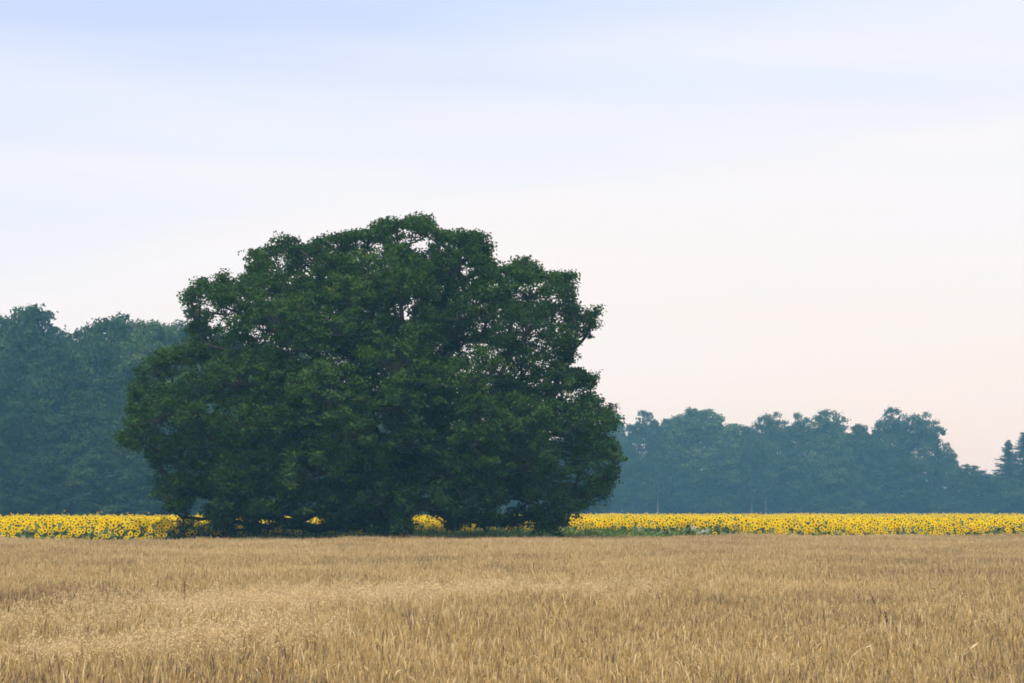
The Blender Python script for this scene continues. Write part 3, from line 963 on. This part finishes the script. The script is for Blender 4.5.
q = np.arange(len(x))[:, None] * 5
gm.add(V.reshape(-1, 3), np.concatenate((q + np.array((0, 1, 2, 4)),)), np.repeat(np.clip(grng.normal(0.5, 0.2, len(x)), 0, 1), 5))
gm.f.append((q + np.array((4, 2, 3)))); gm.m.append(np.zeros(len(x)))
# broad weed leaves among the blades
n = 60000
x = grng.uniform(-32, 40, n)
f = grng.random(n)
gapw = front_y(x) - edge_y(x)
gy = edge_y(x) + 0.3 + f * (gapw + 0.8)
okp = grng.random(n) < np.clip(gapw / 8, 0.08, 1)
x, gy, f = x[okp], gy[okp], f[okp]; n = len(x)
px = 512 + FPX * x / gy
hm = np.interp(px, [0, 200, 260, 570, 600, 700, 760, 1024], [0.9, 1.1, 1.25, 1.40, 1.45, 1.4, 1.0, 1.0]) * (0.85 + 0.25 * f) * (0.92 + 0.16 * np.sin(x * 2.3 + gy) * np.sin(x * 0.9))
V, F = leaf_quads(np.stack((x, gy, hm * np.sqrt(grng.random(n))), 1), grng.normal(size=(n, 3)) + np.array((0, -0.3, 0.7)), 0.22, 0.12, grng)
gm.add(V, F, np.repeat(np.clip(grng.normal(0.55, 0.2, n), 0, 1), 4))
tag(link("verge_grass", gm.mesh("verge_grass", [M_GRASS])), "tall green grass and weeds in the strip between grain and sunflowers", "grass", None, "stuff")

# flowering weeds in the strip right of the oak
for i, (px, py, lab) in enumerate([(693, 528.5, "weed with pale grey-white flower heads, left one of a pair before the sunflowers"), (702, 530.5, "weed with pale grey-white flower heads, right one of a pair before the sunflowers"),
                                   (641, 527, "tall leafy weed with few white blossoms in the green strip by the oak")]):
    x0 = P(px, py, 98)[0]; D = float(edge_y(x0)) + 0.7 + i * 0.3
    p = P(px, py, D)
    r = empty("flowering_weed", (p[0], D, 0))
    st, lf, bl = MB(), MB(), MB()
    rg = np.random.default_rng(900 + i)
    for k in range(7):
        a = rg.uniform(0, 6.28); tip = np.array((math.cos(a) * rg.uniform(0.05, 0.3), math.sin(a) * 0.2, p[2] * rg.uniform(0.88, 1.04)))
        V, F = tube(np.array([(0, 0, 0), tip * np.array((.4, .4, .6)), tip]), np.array([0.012, 0.009, 0.005]), 4); st.add(V, F, 0.5)
        V, F = leaf_quads(tip * np.linspace(0.3, 0.95, 9)[:, None] + rg.normal(size=(9, 3)) * 0.05, rg.normal(size=(9, 3)) + np.array((0, 0, .6)), 0.2, 0.08, rg); lf.add(V, F, 0.6)
        m_ = 13 if i < 2 else 5
        V, F = leaf_quads(tip + rg.normal(size=(m_, 3)) * np.array((0.06, 0.06, 0.03)), rg.normal(size=(m_, 3)) + np.array((0, -0.5, 1)), 0.05, 0.045, rg); bl.add(V, F, 0.6)
    link("stems", st.mesh("stems", [M_GRASS], True), r); link("leaves", lf.mesh("leaves", [M_GRASS]), r); link("blossoms", bl.mesh("blossoms", [M_WHITEFLOWER]), r)
    tag(r, lab, "weed", "flowering weeds in the green strip")

# ------------------------------------------------------------------ grain field
def stalk(st, ear, leaf, x, y, h, rng, nod=None, mats=(0, 0, 0), fine=False):
    """One ripe stalk: straw, spindle ear, dry blade."""
    lean = rng.normal(0, 0.03, 2)
    nod = (abs(rng.normal(0, 0.16)) if rng.random() < 0.86 else rng.uniform(0.4, 1.2)) if nod is None else nod
    a = rng.uniform(0, 6.28)
    L = rng.uniform(0.085, 0.13)
    top = np.array((x + lean[0], y + lean[1], h - L * 0.8))
    base = np.array((x, y, 0.0 if fine else max(0, h - 0.75)))
    V, F = tube(np.array([base, base * .4 + top * .6 + np.array((0, 0, 0.0)), top]), np.array([0.0026, 0.0024, 0.0018]), 3)
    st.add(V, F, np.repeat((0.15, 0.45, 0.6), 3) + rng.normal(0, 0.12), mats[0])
    n = 5
    ang = np.linspace(0.1, 0.1 + nod * 2.0, n)
    pts = [top]
    for k in range(n - 1):
        pts.append(pts[-1] + L / (n - 1) * np.array((math.sin(ang[k]) * math.cos(a), math.sin(ang[k]) * math.sin(a), math.cos(ang[k]))))
    w = rng.uniform(0.0038, 0.0060)
    V, F = tube(np.array(pts), w * np.array((0.45, 1.0, 1.0, 0.8, 0.15)), 5)
    tt = np.clip(rng.normal(0.47, 0.22), 0, 1)
    ear.add(V, F, np.repeat(tt + np.array((-0.05, 0, 0.02, 0.06, 0.1)), 5), mats[1])
    # awns and chaff along the ear
    for k in range(5 if not fine else 9):
        q = pts[rng.integers(1, n)]
        d = np.array((rng.normal(0, 0.35), rng.normal(0, 0.35), 1.0)); d /= np.linalg.norm(d)
        s = norm(np.cross(d, rng.normal(size=3))) * 0.0018
        ear.add([q - s, q + s, q + d * rng.uniform(0.02, 0.045)], [(0, 1, 2)], tt + 0.2, mats[1])
    if rng.random() < 0.55:
        a = rng.uniform(0, 6.28); z = h - rng.uniform(0.12, 0.4)
        o = np.array((math.cos(a), math.sin(a), 0)); s = np.array((-o[1], o[0], 0)) * 0.004
        b = np.array((x, y, z)); l = rng.uniform(0.10, 0.22)
        k1 = b + o * l * 0.45 + np.array((0, 0, l * rng.uniform(0.1, 0.5))); k2 = b + o * l + np.array((0, 0, -l * rng.uniform(0.0, 0.7)))
        leaf.add([b - s, b + s, k1 + s, k1 - s, k2], [(0, 1, 2, 3)], rng.uniform(0.4, 1.0), mats[2])
        leaf.add([k1 - s, k1 + s, k2], [(0, 1, 2)], rng.uniform(0.4, 1.0), mats[2])


wr = np.random.default_rng(55)
proto_col = bpy.data.collections.new("grain_patches")
for v in range(9):
    mb = MB()
    for k in range(84):
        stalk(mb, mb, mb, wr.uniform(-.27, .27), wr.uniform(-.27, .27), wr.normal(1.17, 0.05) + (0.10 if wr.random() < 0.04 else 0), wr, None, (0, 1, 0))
    o = bpy.data.objects.new("grain_patch", mb.mesh("grain_patch", [M_STRAW, M_EAR], False))
    proto_col.objects.link(o)
pale_col = bpy.data.collections.new("panicle_patches")
for v in range(4):
    mb = MB()
    for k in range(9):
        x, y = wr.uniform(-.2, .2, 2); h = wr.normal(1.22, 0.07)
        a = wr.uniform(0, 6.28); o_ = np.array((math.cos(a), math.sin(a), 0))
        pth = np.array([(x, y, 0.5), np.array((x, y, h - 0.12)), np.array((x, y, h)) + o_ * 0.06, np.array((x, y, h - 0.02)) + o_ * 0.16])
        V, F = tube(pth, np.array([.002, .0018, .0014, .001]), 3); mb.add(V, F, 0.6)
        for b in range(16):
            t = wr.uniform(0, 1); q = pth[1] * (1 - t) + pth[3] * t + np.array((0, 0, 0.08 * math.sin(t * 3.14)))
            d = wr.normal(size=3) * 0.045; d[2] -= 0.02
            V, F = leaf_quads((q + d * np.linspace(.5, 1, 3)[:, None]), wr.normal(size=(3, 3)), 0.026, 0.009, wr, 1.0); mb.add(V, F, wr.uniform(0.4, 1))
            s = np.array((0.0007, 0, 0)); mb.add([q - s, q + s, q + d], [(0, 1, 2)], 0.6)
    o = bpy.data.objects.new("panicle_patch", mb.mesh("panicle_patch", [M_PALE]))
    pale_col.objects.link(o)


def scatter_object(name, pts, scl, coll, label, cat, seed):
    me = bpy.data.meshes.new(name)
    me.from_pydata([tuple(p) for p in pts], [], [])
    at = me.attributes.new("scl", 'FLOAT', 'POINT'); at.data.foreach_set("value", np.asarray(scl, np.float32))
    o = link(name, me)
    ng = bpy.data.node_groups.new(name, 'GeometryNodeTree')
    ng.interface.new_socket("Geometry", in_out='INPUT', socket_type='NodeSocketGeometry')
    ng.interface.new_socket("Geometry", in_out='OUTPUT', socket_type='NodeSocketGeometry')
    N, L = ng.nodes, ng.links
    gi, go = N.new("NodeGroupInput"), N.new("NodeGroupOutput")
    ip = N.new("GeometryNodeInstanceOnPoints")
    ci = N.new("GeometryNodeCollectionInfo")
    ci.inputs["Collection"].default_value = coll
    ci.inputs["Separate Children"].default_value = True
    ci.inputs["Reset Children"].default_value = True
    ip.inputs["Pick Instance"].default_value = True
    L.new(gi.outputs[0], ip.inputs["Points"]); L.new(ci.outputs[0], ip.inputs["Instance"])
    rv = N.new("FunctionNodeRandomValue"); rv.data_type = 'FLOAT_VECTOR'
    rv.inputs[0].default_value = (-0.02, -0.02, 0); rv.inputs[1].default_value = (0.02, 0.02, 6.283)
    rv.inputs["Seed"].default_value = seed
    L.new(rv.outputs[0], ip.inputs["Rotation"])
    na = N.new("GeometryNodeInputNamedAttribute"); na.data_type = 'FLOAT'; na.inputs["Name"].default_value = "scl"
    cx = N.new("ShaderNodeCombineXYZ"); cx.inputs[0].default_value = 1; cx.inputs[1].default_value = 1
    L.new(na.outputs[0], cx.inputs[2]); L.new(cx.outputs[0], ip.inputs["Scale"])
    L.new(ip.outputs[0], go.inputs[0])
    md = o.modifiers.new("scatter", 'NODES'); md.node_group = ng
    return tag(o, label, cat, None, "stuff")


def swell(x, y):
    return 0.035 * np.sin(x * 0.33 + y * 0.11) + 0.03 * np.sin(x * 0.9 - y * 0.23 + 1) + 0.02 * np.sin(x * 2.1 + y * 0.7)


pp = []
yy = 9.0
step = 0.48
while yy < 112:
    half = 0.25 * 1.2 * yy + 2.5
    xx = np.arange(-half, half, step)
    pp.append(np.stack((xx + wr.uniform(-.12, .12, len(xx)), yy + wr.uniform(-.14, .14, len(xx)), xx * 0), 1))
    yy += step
pp = np.concatenate(pp)
pp = pp[pp[:, 1] < edge_y(pp[:, 0]) - 0.25 + 0.25 * np.sin(pp[:, 0] * 1.7)]
scl = 1.0 + swell(pp[:, 0], pp[:, 1]) + wr.normal(0, 0.01, len(pp))
print("grain patches", len(pp))
scatter_object("grain_field", pp, scl, proto_col, "wide field of ripe golden-brown grain filling the lower part of the view", "grain field", 3)

# loose pale panicles in the lighter patches of the field
cl = []
for px, py, rx, ry, n in [(70, 622, 4.0, 2.4, 45), (272, 604, 1.7, 1.8, 170), (190, 608, 2.4, 2.0, 45), (400, 592, 1.6, 2.5, 70), (560, 590, 2.0, 3, 50), (130, 655, 1.3, 1.0, 50), (250, 650, 0.8, 0.8, 22), (840, 590, 5, 6, 12)]:
    D = FPX * 1.2 / (py - HORIZON); c = P(px, py, D)
    cl.append(np.stack((c[0] + wr.normal(0, rx * .45, n), D + wr.normal(0, ry * .5, n), np.zeros(n)), 1))
cl = np.concatenate(cl)
scatter_object("wild_oat_patches", cl, 1.0 + swell(cl[:, 0], cl[:, 1]) + wr.normal(0, 0.03, len(cl)), pale_col, "loose pale wild oat plumes in light patches over the grain", "wild oats", 9)

# the stalks that show largest, one by one
sproto = []
for v in range(8):
    r = empty("grain_stalk")
    st, er, lf = MB(), MB(), MB()
    while True:
        lf = MB(); st = MB(); er = MB()
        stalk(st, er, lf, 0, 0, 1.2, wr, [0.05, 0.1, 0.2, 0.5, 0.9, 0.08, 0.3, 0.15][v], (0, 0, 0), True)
        if lf.n: break
    link("straw", st.mesh("straw", [M_STRAW], True), r)
    link("ear", er.mesh("ear", [M_EAR], True), r)
    link("dry_leaf", lf.mesh("dry_leaf", [M_STRAW]), r)
    sproto.append(r)
G_ST = "single grain stalks along the near front of the field"
for i in range(290):
    D = 13.7 + 2.3 * (i / 290) ** 0.8
    x = wr.uniform(-1, 1) * 0.25 * D
    o = sproto[i] if i < 8 else copy_tree(sproto[i % 8])
    o.location = (x, D, 0); o.rotation_euler = (0, 0, wr.uniform(0, 6.28))
    o.scale = (1.0, 1.0, 1.0 + wr.normal(0, 0.035))
    tag(o, "ripe straw-coloured grain stalk standing in the nearest strip of the field", "grain stalk", G_ST)

# odd single plants that stand out
def straw_thing(name, px_pts, D, rad, label, cat, mat, seeds=0):
    pts = np.array([P(x, y, D + 0.15 * k) for k, (x, y) in enumerate(px_pts)])
    root = empty(name, (pts[0][0], pts[0][1], 0))
    pts = pts - np.array((pts[0][0], pts[0][1], 0))
    a, b = MB(), MB()
    foot = np.array((pts[0][0], pts[0][1], 0.0))
    full = np.concatenate((foot[None], pts)) if pts[0][2] > 0.2 else pts
    tck = np.linspace(0, 1, len(full) * 4)
    idx = np.linspace(0, 1, len(full))
    sm = np.stack([np.interp(tck, idx, full[:, k]) for k in range(3)], 1)
    V, F = tube(sm, np.linspace(rad * 0.8, rad * 0.55, len(sm)), 5); a.add(V, F, 0.85)
    rg = np.random.default_rng(len(label))
    t0, t1 = pts[-2], pts[-1]
    if seeds:
        n = seeds; t = rg.random(n)
        c = t0 + (t1 - t0) * t[:, None] + rg.normal(size=(n, 3)) * 0.006
        V, F = leaf_quads(c, rg.normal(size=(n, 3)), 0.018, 0.011, rg); b.add(V, F, 0.5)
    else:
        V, F = tube(np.array([t0 + (t1 - t0) * s for s in (0.45, 0.6, 0.8, 1.03)]), rad * np.array((0.8, 2.2, 2.0, 0.4)), 5); b.add(V, F, 0.9)
    link("straw", a.mesh("straw", [mat], True), root)
    link("seed_head" if seeds else "ear", b.mesh("ear", [mat], True), root)
    return tag(root, label, cat)


straw_thing("bent_straw", [(941, 668), (952, 661), (966, 653), (978, 643)], 16.6, 0.006, "thick pale straw leaning diagonally up to the right near the lower right corner", "straw", M_PALE)
straw_thing("bent_straw", [(846, 672), (851, 657), (861, 649), (872, 646)], 16.6, 0.005, "pale straw bent over in a low arch in the front grain, right of centre", "straw", M_PALE)
straw_thing("bent_straw", [(306, 690), (316, 677), (330, 666), (343, 662)], 15.6, 0.005, "pale straw bent over into a curve in the front grain below the oak", "straw", M_PALE)
straw_thing("bent_straw", [(398, 600), (402, 588), (407, 583), (412, 584)], 30.5, 0.008, "brown hooked ear arching over the grain in front of the oak", "straw", M_STRAW)
straw_thing("dry_weed", [(887, 632), (887, 622), (885, 612)], 20.0, 0.005, "dark brown dry weed stalk poking from the grain on the right", "weed", M_DOCK, 60)
straw_thing("dry_weed", [(184, 606), (184.5, 594), (184.5, 581)], 25.2, 0.006, "tall thin dark stalk rising above the pale patch of grain, left of the oak trunk", "weed", M_DOCK, 60)
straw_thing("dry_weed", [(876, 612), (874, 603), (872, 597)], 24.5, 0.006, "short dark weed tip among the grain, beside the taller dark stalk at right", "weed", M_DOCK, 40)
straw_thing("dry_weed", [(184, 630), (182, 622), (179, 618)], 20.4, 0.006, "dark brown tilted seed head among grain ears at lower left", "weed", M_DOCK, 50)

# ------------------------------------------------------------------ haze
m, nt, out = nodes_of("haze")
pv = nt.nodes.new("ShaderNodeVolumePrincipled")
pv.inputs["Color"].default_value = (0.23, 0.60, 0.86, 1)
pv.inputs["Absorption Color"].default_value = (1, 1, 1, 1)
pv.inputs["Density"].default_value = 0.00072
pv.inputs["Anisotropy"].default_value = 0.0
nt.links.new(pv.outputs[0], out.inputs["Volume"])
hb = MB()
B = 1540.0; z0, z1 = -1.2, 32.0
hb.add([(-B, -B, z0), (B, -B, z0), (B, B, z0), (-B, B, z0), (-B, -B, z1), (B, -B, z1), (B, B, z1), (-B, B, z1)],
       [(0, 3, 2, 1), (4, 5, 6, 7), (0, 1, 5, 4), (1, 2, 6, 5), (2, 3, 7, 6), (3, 0, 4, 7)])
tag(link("haze", hb.mesh("haze", [m])), "pale blue summer haze over the fields and woods", "haze", None, "stuff")
